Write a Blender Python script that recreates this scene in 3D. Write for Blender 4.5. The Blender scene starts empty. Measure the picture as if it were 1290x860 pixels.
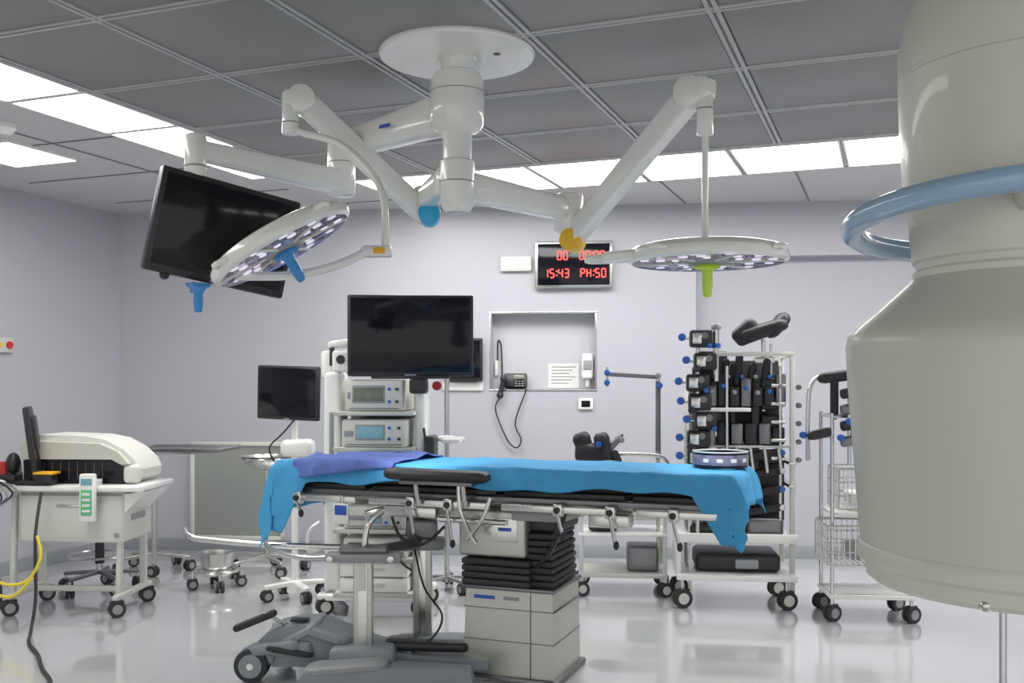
import bpy, bmesh, math, random
from mathutils import Vector, Matrix, noise
random.seed(4)
V=Vector
S=bpy.context.scene

# ------------------------------------------------------------------ materials
def M(name,col,rough=.5,metal=0,emis=0,ecol=None,var=.04,scale=8,bump=0,coat=0,spec=.5,trans=0):
    m=bpy.data.materials.new(name); m.use_nodes=True
    nt=m.node_tree; b=nt.nodes['Principled BSDF']
    tc=nt.nodes.new('ShaderNodeTexCoord'); nz=nt.nodes.new('ShaderNodeTexNoise')
    nz.inputs['Scale'].default_value=scale; nz.inputs['Detail'].default_value=3
    nt.links.new(tc.outputs['Object'],nz.inputs['Vector'])
    mr=nt.nodes.new('ShaderNodeMapRange'); mr.inputs['To Min'].default_value=1-var; mr.inputs['To Max'].default_value=1+var
    nt.links.new(nz.outputs['Fac'],mr.inputs['Value'])
    vm=nt.nodes.new('ShaderNodeVectorMath'); vm.operation='SCALE'; vm.inputs[0].default_value=col
    nt.links.new(mr.outputs[0],vm.inputs['Scale']); nt.links.new(vm.outputs[0],b.inputs['Base Color'])
    b.inputs['Roughness'].default_value=rough; b.inputs['Metallic'].default_value=metal
    b.inputs['Specular IOR Level'].default_value=spec
    b.inputs['Coat Weight'].default_value=coat
    b.inputs['Transmission Weight'].default_value=trans
    if bump:
        bp=nt.nodes.new('ShaderNodeBump'); bp.inputs['Strength'].default_value=bump; bp.inputs['Distance'].default_value=.01
        nt.links.new(nz.outputs['Fac'],bp.inputs['Height']); nt.links.new(bp.outputs[0],b.inputs['Normal'])
    if emis:
        b.inputs['Emission Color'].default_value=(*(ecol or col),1); b.inputs['Emission Strength'].default_value=emis
    return m
def mesh_mat(name,col,col2,scale,rough=.4,metal=.6):
    m=M(name,col,rough,metal); nt=m.node_tree; b=nt.nodes['Principled BSDF']
    tc=nt.nodes.new('ShaderNodeTexCoord'); ck=nt.nodes.new('ShaderNodeTexChecker'); ck.inputs['Scale'].default_value=scale
    ck.inputs['Color1'].default_value=(*col,1); ck.inputs['Color2'].default_value=(*col2,1)
    nt.links.new(tc.outputs['Object'],ck.inputs['Vector']); nt.links.new(ck.outputs['Color'],b.inputs['Base Color'])
    return m
m_wall=M('wall_paint',(.455,.455,.505),.34,var=.015,scale=1.5)
m_wall2=M('wall_paint_light',(.52,.52,.56),.42,var=.015,scale=1.5)
m_floor=M('epoxy_floor',(.56,.575,.585),.14,var=.03,scale=1.2,spec=1.0,coat=1.0)
m_floor.node_tree.nodes['Principled BSDF'].inputs['Coat Roughness'].default_value=.03
m_floor.node_tree.nodes['Principled BSDF'].inputs['Coat IOR'].default_value=1.95
m_base=M('baseboard_vinyl',(.30,.315,.34),.4)
m_ceil=M('ceiling_panel_paint',(.58,.58,.58),.5,var=.02,scale=2)
m_tile=mesh_mat('perforated_metal_tile',(.29,.29,.28),(.235,.235,.228),260,.42,.12)
m_bar=M('ceiling_grid_bar',(.46,.46,.46),.4,.2)
m_seam=M('ceiling_seam',(.20,.20,.21),.6)
m_panel=M('led_panel_diffuser',(1,1,1),.5,emis=11.5,ecol=(1,.985,.95))
m_white=M('white_enamel',(.84,.84,.81),.22,var=.02,coat=.5)
m_white2=M('warm_white_plastic',(.66,.66,.62),.4,var=.03)
m_beige=M('beige_plastic',(.56,.555,.50),.42,var=.03)
m_col=M('equipment_housing_grey',(.60,.59,.52),.38,var=.025,scale=3,coat=.15)
m_colr=M('equipment_housing_rim',(.65,.64,.57),.35)
m_blk=M('black_plastic',(.018,.018,.02),.4,var=.2)
m_rub=M('black_rubber',(.03,.03,.032),.6,var=.2)
m_pad=M('black_padding',(.014,.014,.017),.5,bump=.2,scale=60)
m_scr=M('screen_glass',(.006,.006,.010),.10,var=.3,spec=.3)
m_steel=M('brushed_steel',(.62,.62,.60),.25,.95,var=.06,scale=30)
m_steel2=M('satin_steel_panel',(.52,.52,.48),.33,.65,var=.05,scale=12)
m_dsteel=M('dark_steel',(.20,.20,.21),.35,.8,var=.1)
m_gry=M('grey_plastic',(.30,.31,.32),.45)
m_gblue=M('blue_grey_moulding',(.25,.28,.31),.35,var=.08)
m_blue=M('blue_knob',(.02,.12,.45),.35)
m_bhand=M('blue_sterile_handle',(.05,.28,.62),.35)
m_ghand=M('green_sterile_handle',(.55,.78,.08),.35)
m_cyan=M('cyan_joint_cap',(.03,.42,.75),.35)
m_yel=M('yellow_joint_cap',(.85,.50,.03),.35)
m_ring=M('pale_blue_ring',(.30,.44,.60),.22,coat=.5)
m_drape=M('blue_surgical_drape',(.075,.36,.66),.75,var=.10,scale=14,bump=.35,spec=.2)
m_cloth=M('violet_cloth',(.13,.19,.50),.85,var=.12,scale=20,bump=.4,spec=.15)
m_red=M('red_led',(1,.05,.03),.5,emis=3,ecol=(1,.05,.04))
m_redp=M('red_plastic',(.55,.03,.03),.4)
m_orange=M('orange_label',(.9,.45,.03),.5)
m_lbl=M('blue_print',(.03,.10,.50),.5)
m_green=M('green_label',(.15,.50,.25),.5)
m_led=M('surgical_led',(.8,.75,.9),.3,emis=.55,ecol=(.95,.86,1))
m_lens=M('lamp_lens_cluster',(.42,.39,.50),.12,.5,var=.6,scale=45)
m_disp=M('teal_display',(.10,.22,.28),.2,emis=.25,ecol=(.25,.5,.6),var=.5,scale=40)
m_disp2=M('olive_display',(.16,.17,.13),.2,var=.3,scale=30)
m_paper=M('paper',(.72,.71,.70),.8,var=.1,scale=60)
m_yhose=M('yellow_hose',(.75,.60,.05),.4)
m_mesh=mesh_mat('grille_mesh',(.40,.42,.39),(.27,.29,.27),160,.5,.3)
m_clear=M('clear_tape_roll',(.16,.15,.22),.12,var=.8,scale=30)
m_wire=M('white_wire',(.75,.75,.73),.3,.3)

# ------------------------------------------------------------------ builder
def track(d):
    return d.to_track_quat('Z','Y').to_matrix().to_4x4()
class B:
    def __init__(s,name,loc=(0,0,0),rz=0):
        s.name=name; s.loc=loc; s.rz=math.radians(rz); s.bm=bmesh.new(); s.mats=[]
    def mi(s,m):
        if m not in s.mats: s.mats.append(m)
        return s.mats.index(m)
    def merge(s,t,mat,mx=None):
        k=s.mi(mat); mp={}
        for v in t.verts: mp[v]=s.bm.verts.new(mx@v.co if mx else v.co)
        for f in t.faces:
            try: nf=s.bm.faces.new([mp[v] for v in f.verts]); nf.material_index=k
            except ValueError: pass
        t.free()
    def raw(s,vs,fs,mat):
        k=s.mi(mat); n=[s.bm.verts.new(v) for v in vs]
        for f in fs:
            try: nf=s.bm.faces.new([n[i] for i in f]); nf.material_index=k
            except ValueError: pass
    def box(s,c,size,mat,bev=.006,rot=None):
        t=bmesh.new(); bmesh.ops.create_cube(t,size=1)
        bmesh.ops.scale(t,vec=size,verts=t.verts)
        bv=min(bev,min(size)*.45)
        if bv>0: bmesh.ops.bevel(t,geom=t.edges[:],offset=bv,segments=2 if bv<.02 else 4,affect='EDGES',profile=.5)
        mx=Matrix.Translation(c)
        if rot is not None:
            mx=mx@(rot if isinstance(rot,Matrix) else Matrix.Rotation(math.radians(rot[2]),4,'Z')@Matrix.Rotation(math.radians(rot[1]),4,'Y')@Matrix.Rotation(math.radians(rot[0]),4,'X'))
        s.merge(t,mat,mx)
    def bx(s,x0,x1,y0,y1,z0,z1,mat,bev=.006):
        s.box(((x0+x1)/2,(y0+y1)/2,(z0+z1)/2),(x1-x0,y1-y0,z1-z0),mat,bev)
    def cyl(s,p0,p1,r,mat,r2=None,seg=24,bev=0):
        p0=V(p0);p1=V(p1);d=p1-p0;L=d.length; r2=r if r2 is None else r2
        if bev:
            s.lathe([(0,0),(r-bev,0),(r-bev*.3,bev*.3),(r,bev),(r2,L-bev),(r2-bev*.3,L-bev*.3),(r2-bev,L),(0,L)],p0,mat,seg,d); return
        t=bmesh.new(); bmesh.ops.create_cone(t,cap_ends=True,segments=seg,radius1=r,radius2=r2,depth=L)
        s.merge(t,mat,Matrix.Translation((p0+p1)/2)@track(d))
    def lathe(s,prof,o,mat,seg=40,axis=(0,0,1)):
        mx=Matrix.Translation(o)@track(V(axis)); vs=[];fs=[];n=len(prof)
        for i in range(seg):
            a=2*math.pi*i/seg
            for r,z in prof: vs.append(mx@V((max(r,1e-4)*math.cos(a),max(r,1e-4)*math.sin(a),z)))
        for i in range(seg):
            j=(i+1)%seg
            for k in range(n-1): fs.append((i*n+k,j*n+k,j*n+k+1,i*n+k+1))
        s.raw(vs,fs,mat)
    def sph(s,c,r,mat,rot=None,seg=20):
        t=bmesh.new(); bmesh.ops.create_uvsphere(t,u_segments=seg,v_segments=seg//2+2,radius=1)
        r=(r,r,r) if not hasattr(r,'__len__') else r
        bmesh.ops.scale(t,vec=r,verts=t.verts)
        mx=Matrix.Translation(c)
        if rot is not None: mx=mx@Matrix.Rotation(math.radians(rot[2]),4,'Z')@Matrix.Rotation(math.radians(rot[1]),4,'Y')@Matrix.Rotation(math.radians(rot[0]),4,'X')
        s.merge(t,mat,mx)
    def tube(s,pts,r,mat,seg=10,closed=False,sm=6):
        P=[V(p) for p in pts]
        if sm>1 and len(P)>2:
            Q=[];n=len(P);rng=n if closed else n-1
            for i in range(rng):
                if closed: a,b,c,d=P[(i-1)%n],P[i],P[(i+1)%n],P[(i+2)%n]
                else: a,b,c,d=P[max(i-1,0)],P[i],P[i+1],P[min(i+2,n-1)]
                for k in range(sm):
                    t=k/sm
                    Q.append(.5*((2*b)+(c-a)*t+(2*a-5*b+4*c-d)*t*t+(3*b-a-3*c+d)*t**3))
            if not closed: Q.append(P[-1])
            P=Q
        n=len(P);vs=[];fs=[];up=None
        for i in range(n):
            if closed: d=P[(i+1)%n]-P[i-1]
            else: d=P[min(i+1,n-1)]-P[max(i-1,0)]
            d.normalize()
            if up is None: up=V((0,0,1)) if abs(d.z)<.9 else V((1,0,0))
            x=up.cross(d)
            if x.length<1e-5: x=V((1,0,0)).cross(d)
            x.normalize(); up=d.cross(x); 
            for k in range(seg):
                a=2*math.pi*k/seg; vs.append(P[i]+x*r*math.cos(a)+up*r*math.sin(a))
        for i in range(n if closed else n-1):
            j=(i+1)%n
            for k in range(seg): fs.append((i*seg+k,i*seg+(k+1)%seg,j*seg+(k+1)%seg,j*seg+k))
        if not closed: fs.append(tuple(range(seg))[::-1]); fs.append(tuple((n-1)*seg+k for k in range(seg)))
        s.raw(vs,fs,mat)
    def bar(s,p0,p1,w,h,mat,w2=None,h2=None,pw=.45,steps=6,cap=.04):
        """arm with rounded-rect section, rounded ends"""
        p0=V(p0);p1=V(p1);d=p1-p0;L=d.length;d.normalize();w2=w2 or w;h2=h2 or h
        x=d.cross(V((0,0,1)))
        if x.length<1e-3:x=V((1,0,0))
        x.normalize();u=x.cross(d);vs=[];fs=[];seg=24
        st=[(-cap,.55),(-cap*.6,.85),(0,1)]+[(L*i/steps,1) for i in range(1,steps)]+[(L,1),(L+cap*.6,.85),(L+cap,.55)]
        for l,sc in st:
            t=min(max(l/L,0),1);ww=(w+(w2-w)*t)*sc/2;hh=(h+(h2-h)*t)*sc/2
            for k in range(seg):
                a=2*math.pi*k/seg;c=math.cos(a);q=math.sin(a)
                vs.append(p0+d*l+x*ww*math.copysign(abs(c)**pw,c)+u*hh*math.copysign(abs(q)**pw,q))
        n=len(st)
        for i in range(n-1):
            for k in range(seg): fs.append((i*seg+k,i*seg+(k+1)%seg,(i+1)*seg+(k+1)%seg,(i+1)*seg+k))
        fs.append(tuple(range(seg))[::-1]);fs.append(tuple((n-1)*seg+k for k in range(seg)))
        s.raw(vs,fs,mat)
    def prism(s,pts,axis,a0,a1,mat):
        """extrude 2D polygon. axis 'y': pts are (x,z)."""
        n=len(pts);vs=[]
        for a in (a0,a1):
            for p in pts: vs.append((p[0],a,p[1]) if axis=='y' else ((a,p[0],p[1]) if axis=='x' else (p[0],p[1],a)))
        fs=[tuple(range(n)),tuple(range(2*n-1,n-1,-1))]+[(i,n+i,n+(i+1)%n,(i+1)%n) for i in range(n)]
        s.raw(vs,fs,mat)
    def caster(s,x,y,r=.045,top=.11,ang=0,hub=None):
        c=math.cos(ang);q=math.sin(ang);ax=V((-q,c,0))
        for k in (-1,1):
            o=V((x,y,r))+ax*k*.018
            s.cyl(o-ax*.011,o+ax*.011,r,m_rub,seg=20)
            s.cyl(o+ax*k*.010,o+ax*k*.014,r*.6,hub or m_gry,seg=16)
        s.box((x,y,r*1.35),(r*1.7,.016,r*1.3),m_blk,.005,rot=(0,0,math.degrees(ang)))
        s.cyl((x,y,r*1.6),(x,y,top),.012,m_steel,seg=10)
    def done(s,solid=0,angle=32,sub=0):
        bmesh.ops.recalc_face_normals(s.bm,faces=s.bm.faces)
        me=bpy.data.meshes.new(s.name); s.bm.to_mesh(me); s.bm.free()
        for m in s.mats: me.materials.append(m)
        me.polygons.foreach_set('use_smooth',[True]*len(me.polygons))
        me.set_sharp_from_angle(angle=math.radians(angle))
        o=bpy.data.objects.new(s.name,me); S.collection.objects.link(o)
        o.location=s.loc; o.rotation_euler=(0,0,s.rz)
        if solid:
            md=o.modifiers.new('thick','SOLIDIFY'); md.thickness=solid; md.offset=1
        return o

# ------------------------------------------------------------------ room shell
b=B('floor'); b.bx(-7.6,5.4,-2,10,-.1,0,m_floor,0); b.done()
b=B('ceiling'); b.bx(-7.6,5.4,-2,10,3.0,3.1,m_ceil,0); b.done()
WR=-5.94
b=B('wall_back',(-3.52,8.9,0),WR); T=.3
for u0,u1,z0,z1 in [(-.2,3.36,0,3),(3.36,4.25,0,1.43),(3.36,4.25,2.08,3),(4.25,5.1,0,3),(5.1,8.77,2.55,3)]:
    b.bx(u0,u1,0,T,z0,z1,m_wall,0)
b.bx(5.1,8.77,.16,T+.05,0,2.55,m_wall,0)
b.bx(3.36,4.25,.15,T,1.43,2.08,m_wall2,0)
b.done()
# left wall: starts at corner, splays toward the viewer
lw=math.degrees(math.atan2(-1.25,-.43))
b=B('wall_left',(-3.52,8.9,0),lw); b.bx(-.1,11,-.2,0,0,3,m_wall,0); b.done()
b=B('wall_right',(5.2,0,0)); b.bx(0,.2,-2,8.1,0,3,m_wall,0); b.done()
b=B('baseboard_back',(-3.52,8.9,0),WR); b.bx(0,5.1,-.018,0,0,.10,m_base,.004); b.bx(5.1,8.75,.142,.16,0,.10,m_base,.004); b.done()
b=B('baseboard_left',(-3.52,8.9,0),lw); b.bx(.02,10.5,0,.018,0,.10,m_base,.004); b.done()
# niche trim
b=B('trim_1',(-3.52,8.9,0),WR)
for u0,u1,z0,z1 in [(3.34,4.27,2.08,2.095),(3.34,4.27,1.415,1.43),(3.345,3.36,1.43,2.08),(4.25,4.265,1.43,2.08)]:
    b.bx(u0,u1,-.006,.01,z0,z1,m_steel,.002)
b.done()

# laminar-flow ceiling of dark perforated tiles
GR=-21
bl=[-3.83+.79*k for k in range(9)]; al=[6.38-.8*k for k in range(10)]
b=B('ceiling_tile_grid',(0,0,0),GR)
for i in range(8):
    for j in range(9):
        b.bx(bl[i]+.03,bl[i+1]-.03,al[j+1]+.03,al[j]-.03,2.982,3.0,m_tile,.006)
for x in bl:
    b.bx(x-.026,x-.006,al[-1],al[0],2.976,3,m_bar,.003); b.bx(x+.006,x+.026,al[-1],al[0],2.976,3,m_bar,.003)
    b.bx(x-.006,x+.006,al[-1],al[0],2.985,3,m_seam,0)
for y in al:
    b.bx(bl[0],bl[-1],y-.026,y-.006,2.977,3,m_bar,.003); b.bx(bl[0],bl[-1],y+.006,y+.026,2.977,3,m_bar,.003)
    b.bx(bl[0],bl[-1],y-.006,y+.006,2.985,3,m_seam,0)
b.done()
b=B('ceiling_panel_seams',(0,0,0),GR)
for k in range(-3,4):
    x=-.65+k*.98
    amax=(8.5+.261*x)/.971
    if x<2.2: b.bx(x-.006,x+.006,7.3,amax,2.994,3,m_seam,0)
for k in range(8):
    y=1.2+k*.9; b.bx(-6.1,-4.4,y-.006,y+.006,2.994,3,m_seam,0)
b.bx(-4.95,-4.938,.5,7.3,2.994,3,m_seam,0)
b.bx(-4.3,2.2,7.29,7.302,2.994,3,m_seam,0)
b.done()
def light(x0,x1,y0,y1):
    b=B('ceiling_light_panel',(0,0,0),GR)
    g=.022; w=.014
    b.bx(x0+g,x1-g,y0+g,y1-g,2.982,2.999,m_panel,0)
    for q in [(x0+g-w,x0+g,y0+g-w,y1-g+w),(x1-g,x1-g+w,y0+g-w,y1-g+w),(x0+g,x1-g,y0+g-w,y0+g),(x0+g,x1-g,y1-g,y1-g+w)]:
        b.bx(q[0],q[1],q[2],q[3],2.978,2.999,m_white,.002)
    b.done()
for k in range(9): light(-3.75+.69*k,-3.06+.69*k,6.42,7.24)
for k in range(7): light(-4.40,-3.86,5.40-.72*k,6.12-.72*k)
light(-5.68,-5.10,4.60,5.20)
for k in range(6): light(2.56,3.04,5.2-.9*k,5.9-.9*k)  # right strip out of view, added to help light the room
b=B('smoke_detector',(-2.97,5.8,0)); b.lathe([(0,3),(.07,3),(.07,2.975),(.05,2.955),(.03,2.94),(0,2.938)],(0,0,0),m_white); b.done()

# ------------------------------------------------------------------ ceiling surgical light system
b=B('surgical_light_boom')
H=V((-.248,4.49,0))
b.lathe([(0,3),(.352,3),(.354,2.972),(.345,2.962),(.09,2.960),(.075,2.95),(.07,2.88),(.07,2.86)],H,m_white,64)
b.cyl(H+V((.18,-.06,2.964)),H+V((.18,-.06,2.958)),.016,m_blk)
b.lathe([(0,2.9),(.07,2.9),(.105,2.885),(.12,2.86),(.124,2.75),(.12,2.66),(.105,2.635),(.068,2.622),(.066,2.50),(.078,2.49),(.08,2.40),(.078,2.30),(.06,2.27),(.05,2.262),(0,2.26)],H,m_white,48)
for zz in (2.80,): b.lathe([(.1235,zz),(.1245,zz+.002),(.1235,zz+.004)],H,m_gry,48)
b.lathe([(.0805,2.395),(.0815,2.398),(.0805,2.401)],H,m_gry,48)
for i in range(3): b.cyl(H+V((.03,-.05,2.885-.0)),H+V((.03,-.05,2.90)),.01,m_steel)
# monitor arm (goes back-left, then forward-left)
Bp=V((-.86,5.0,0))
b.bar(H+V((-.08,.07,2.72)),Bp+V((0,0,2.68)),.15,.17,m_white,.11,.12,cap=.05)
b.box((-.60,4.665,2.70),(.07,.006,.016),m_lbl,.001,rot=(0,0,-40))
b.cyl(Bp+V((0,0,2.74)),Bp+V((0,0,2.43)),.07,m_white,bev=.02)
b.cyl(Bp+V((0,0,2.60)),Bp+V((0,0,2.595)),.072,m_gry)
Cp=V((-1.41,4.42,0))
b.bar(Bp+V((0,0,2.50)),Cp+V((0,0,2.53)),.12,.12,m_white,.08,.09,cap=.04)
b.cyl(Cp+V((0,0,2.60)),Cp+V((0,0,2.40)),.048,m_white,bev=.015)
b.cyl(Cp+V((0,0,2.46)),Cp+V((0,0,2.452)),.05,m_gry)
# left lamp extension, spring arm
E=V((-.44,5.0,0))
b.bar(H+V((-.04,.06,2.42)),E+V((0,0,2.42)),.12,.13,m_white,.09,.10)
b.cyl(E+V((0,0,2.48)),E+V((0,0,2.33)),.055,m_white,bev=.015)
A1=V((-.99,4.70,2.83))
b.bar(E+V((0,0,2.34)),A1,.09,.098,m_white,.09,.105,cap=.05,pw=.28)
b.cyl(E+V((.03,-.075,2.335)),E+V((.02,.055,2.335)),.055,m_cyan,bev=.008)
b.cyl(A1+V((0,-.06,0)),A1+V((0,.06,0)),.068,m_white,bev=.015)
K=V((-1.045,4.68,0))
b.bar(A1,K+V((0,0,2.83)),.09,.09,m_white)
b.cyl(K+V((0,0,2.86)),K+V((0,0,2.66)),.04,m_white,bev=.012)
b.cyl(K+V((0,0,2.72)),K+V((0,0,2.714)),.042,m_gry)
b.tube([K+V((0,0,2.70)),(-.98,4.66,2.665),(-.80,4.6,2.60),(-.64,4.5,2.45),(-.575,4.42,2.32),(-.562,4.4,2.2),(-.562,4.4,2.09)],.017,m_white,12)
b.box((-.60,4.4,2.075),(.135,.06,.05),m_white,.012)
b.box((-.585,4.366,2.075),(.05,.004,.028),m_orange,.001)
b.tube([(-.65,4.4,2.07),(-.78,4.38,2.01),(-.95,4.34,1.965),(-1.1,4.30,1.955),(-1.22,4.23,1.95),(-1.26,4.2,1.95)],.020,m_white,12)
# right lamp extension, spring arm
F=V((.285,5.0,0))
b.bar(H+V((.05,.04,2.385)),F+V((0,0,2.36)),.12,.13,m_white,.10,.11)
b.cyl(F+V((0,0,2.44)),F+V((0,0,2.25)),.074,m_white,bev=.015)
A2=V((.80,4.42,2.78))
b.bar(F+V((.02,-.02,2.22)),A2,.09,.095,m_white,.09,.115,cap=.05,pw=.28)
b.cyl(F+V((.0,-.08,2.205)),F+V((.04,.05,2.205)),.056,m_yel,bev=.008)
b.cyl(A2+V((-.03,-.06,0)),A2+V((.03,.06,0)),.072,m_white,bev=.015)
b.bar(A2+V((0,0,.01)),V((.85,4.37,2.79)),.10,.11,m_white)
b.cyl((.85,4.37,2.82),(.85,4.37,2.58),.036,m_white,bev=.01)
b.cyl((.85,4.37,2.70),(.85,4.37,2.694),.038,m_gry)
b.cyl((.85,4.37,2.6),(.85,4.37,2.09),.015,m_white)
def lamphead(b,c,n,R,hmat):
    c=V(c);n=V(n).normalized();mx=track(n)
    # n = light-emitting direction
    pr=[(0,-.055),(R*.2,-.056),(R*.55,-.050),(R*.82,-.036),(R*.93,-.024),(R*.985,-.006),(R,.014),(R*.985,.032),(R*.93,.042)]
    b.lathe(pr,c,m_white,56,n)
    b.lathe([(R*.93,.042),(R*.90,.036),(R*.30,.030),(R*.26,.036)],c,m_lens,56,n)
    b.lathe([(R*.26,.036),(R*.22,.048),(R*.12,.05),(0,.05)],c,m_gry,32,n)
    for rr,cnt in [(.80,24),(.60,17),(.42,11)]:
        for i in range(cnt):
            a=2*math.pi*i/cnt+rr*9
            p=mx@V((R*rr*math.cos(a),R*rr*math.sin(a),0))+c
            b.cyl(p+n*.028,p+n*.037,.020 if rr>.5 else .016,m_led if (i%2==0) else m_lens,seg=10)
    for i in range(6):
        a=2*math.pi*i/6+.3
        p0=mx@V((R*.25*math.cos(a),R*.25*math.sin(a),0))+c+n*.036
        p1=mx@V((R*.93*math.cos(a),R*.93*math.sin(a),0))+c+n*.036
        b.cyl(p0,p1,.008,m_white2,seg=6)
    for i in range(4):
        a=2*math.pi*i/4+.8
        p0=mx@V((R*.98*math.cos(a-.12),R*.98*math.sin(a-.12),0))+c+n*.0
        p1=mx@V((R*1.0*math.cos(a+.12),R*1.0*math.sin(a+.12),0))+c+n*.0
        b.tube([p0,(p0+p1)/2+ (mx@V((math.cos(a),math.sin(a),0)))*.035,p1],.012,m_white,8)
    b.lathe([(0,.05),(.055,.05),(.058,.062),(.03,.07),(.022,.09),(.024,.13),(.019,.18),(.012,.19),(0,.19)],c,hmat,20,n)
    for i in range(3):
        a=2*math.pi*i/3
        p=mx@V((.05*math.cos(a),.05*math.sin(a),0))+c+n*.058
        b.cyl(c+n*.058,p,.012,hmat,seg=8)
L1=V((-.984,4.2,2.088)); N1=V((.50,.05,-.86))
lamphead(b,L1,N1,.325,m_bhand)
lamphead(b,(.86,4.37,2.06),(0,-.0,-1),.355,m_ghand)
b.bar((.50,4.37,2.045),(.36,4.37,2.035),.07,.05,m_white,.05,.04)
b.bar((.43,4.3,2.04),(.62,4.33,2.06),.10,.045,m_white,.08,.04)
b.done()

# ceiling-hung monitor
def monitor(b,c,right,up,w,h,t=.05,bez=.03,scr=m_scr,bm_=m_blk):
    r=V(right).normalized();u=V(up);u=(u-r*u.dot(r)).normalized();n=r.cross(u)
    mx=Matrix((r,u,n)).transposed().to_4x4()   # local x right, y up, z toward viewer
    R=mx;c=V(c)
    b.box(c,(w,h,t),bm_,.012,rot=R)
    b.box(c-n*(t*.6),(w*.7,h*.65,t),bm_,.02,rot=R)
    b.box(c+n*(t/2+.000)+u*bez*.2,(w-2*bez,h-2.2*bez,.004),scr,.001,rot=R)
    b.box(c+n*(t/2+.001)-u*(h/2-bez*.45),(w*.09,.008,.003),m_gry,.001,rot=R)
    return r,u,n
b=B('ceiling_mounted_monitor')
mc=V((-1.31,4.5,2.165))
r,u,n=monitor(b,mc,(.595,.40,-.118),(.10,0,.46),.64,.46,.07,.026)
b.cyl(Cp+V((0,0,2.42)),Cp+V((0,0,2.33)),.03,m_white)
b.tube([Cp+V((0,0,2.36)),Cp+V((.03,.10,2.28)),mc-n*.07],.025,m_white,10)
q=mc-u*.24-r*.08
b.cyl(q+n*.02,q-u*.05+n*.02,.022,m_bhand,bev=.006)
b.lathe([(0,0),(.05,0),(.055,.012),(.03,.03),(.02,.05),(.022,.09),(.016,.13),(0,.13)],q-u*.0+n*.05,m_bhand,20,-u+r*.2)
b.sph(mc-u*.235-r*.22+n*.01,.022,m_blk)
b.done()

# ------------------------------------------------------------------ foreground ceiling-suspended device
b=B('suspended_imaging_unit',(1.045,2.0,0))
b.lathe([(0,3),(.30,3),(.30,2.97),(.17,2.96),(.17,2.40),(.20,2.34),(.222,2.28),(.243,2.22),(.25,2.17),(.25,2.13)],(0,0,0),m_col,72)
b.lathe([(.25,2.13),(.246,2.126),(.246,2.12),(.25,2.116),(.247,2.02),(.243,1.95),(.240,1.885),(.236,1.88)],(0,0,0),m_col,72)
b.lathe([(.236,1.88),(.232,1.876),(.228,1.80),(.222,1.745),(.216,1.74),(.214,1.728),(.222,1.722),(.222,1.71)],(0,0,0),m_colr,72)
b.lathe([(.222,1.71),(.232,1.70),(.29,1.648),(.335,1.61),(.35,1.592),(.354,1.57),(.350,1.50),(.325,1.17)],(0,0,0),m_col,72)
b.lathe([(.325,1.17),(.329,1.165),(.332,1.15),(.329,1.135),(.315,1.125),(.312,1.10),(.30,1.09),(.2,1.085),(0,1.085)],(0,0,0),m_colr,72)
R=.340;pts=[(R*math.cos(2*math.pi*i/24),R*math.sin(2*math.pi*i/24),1.827-.026*math.sin(2*math.pi*i/24)) for i in range(24)]
b.tube(pts,.024,m_ring,14,closed=True,sm=4)
for a in (60,240,330):
    c=math.cos(math.radians(a));q=math.sin(math.radians(a))
    b.cyl((.21*c,.21*q,1.82),(.340*c,.340*q,1.827-.026*q),.014,m_steel)
b.sph((-.20,-.23,1.10),.012,m_steel)
b.cyl((-.08,-.05,1.09),(-.08,-.05,0.02),.007,m_steel)
b.lathe([(0,0),(.14,0),(.14,.015),(.03,.03),(.008,.04),(0,.04)],(-.08,-.05,0),m_steel)
b.done()

# ------------------------------------------------------------------ wall mounted things (wall frame: x=u, -y into room)
def W(name): return B(name,(-3.52,8.9,0),WR)
b=W('digital_wall_clock'); cu=4.071;cz=2.49
b.bx(cu-.33,cu+.33,-.07,-.002,cz-.20,cz+.20,m_steel,.012)
b.bx(cu-.305,cu+.305,-.074,-.06,cz-.175,cz+.175,m_scr,.002)
SEG={'0':'abcdef','1':'bc','5':'afgcd','4':'fgbc','3':'abgcd','P':'abefg','H':'fbgec','2':'abged','7':'abc'}
def digit(b,ch,x,z,w,h):
    t=.009
    P={'a':(0,h/2,1),'g':(0,0,1),'d':(0,-h/2,1),'f':(-w/2,h/4,0),'b':(w/2,h/4,0),'e':(-w/2,-h/4,0),'c':(w/2,-h/4,0)}
    for s_ in SEG[ch]:
        px,pz,hz=P[s_]
        sz=(w-.006,.004,t) if hz else (t,.004,h/2-.006)
        b.box((x+px,-.077,z+pz),sz,m_red,0)
def row(b,txt,x,z,w,h,st):
    for ch in txt:
        if ch==' ': x+=st*.8;continue
        if ch==':':
            for dz in (-.018,.018): b.box((x-st*.22,-.077,z+dz),(.01,.004,.01),m_red,0)
            x+=st*.4;continue
        digit(b,ch,x,z,w,h);x+=st
row(b,'00  00:00',cu-.12,cz+.075,.032,.07,.052)
row(b,'15:43  PH:50',cu-.235,cz-.075,.032,.07,.052)
b.done()
b=W('emergency_light'); b.bx(3.44,3.71,-.05,-.002,2.44,2.57,m_white2,.015); b.bx(3.46,3.69,-.054,-.045,2.46,2.55,m_white2,.004); b.done()
b=W('wall_telephone')
b.box((3.565,.055,1.50),(.20,.09,.12),m_blk,.015,rot=(-20,0,0))
b.box((3.60,-.005,1.535),(.09,.02,.04),m_disp2,.004,rot=(-20,0,0))
for i in range(3):
    for j in range(3): b.box((3.575+i*.028,-.002+.0,1.50-j*.02),(.018,.02,.010),m_gry,.002)
b.bar((3.47,-.03,1.52),(3.44,-.04,1.38),.035,.04,m_blk,cap=.012); b.sph((3.47,-.04,1.52),.03,m_blk); b.sph((3.44,-.045,1.38),.03,m_blk)
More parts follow.
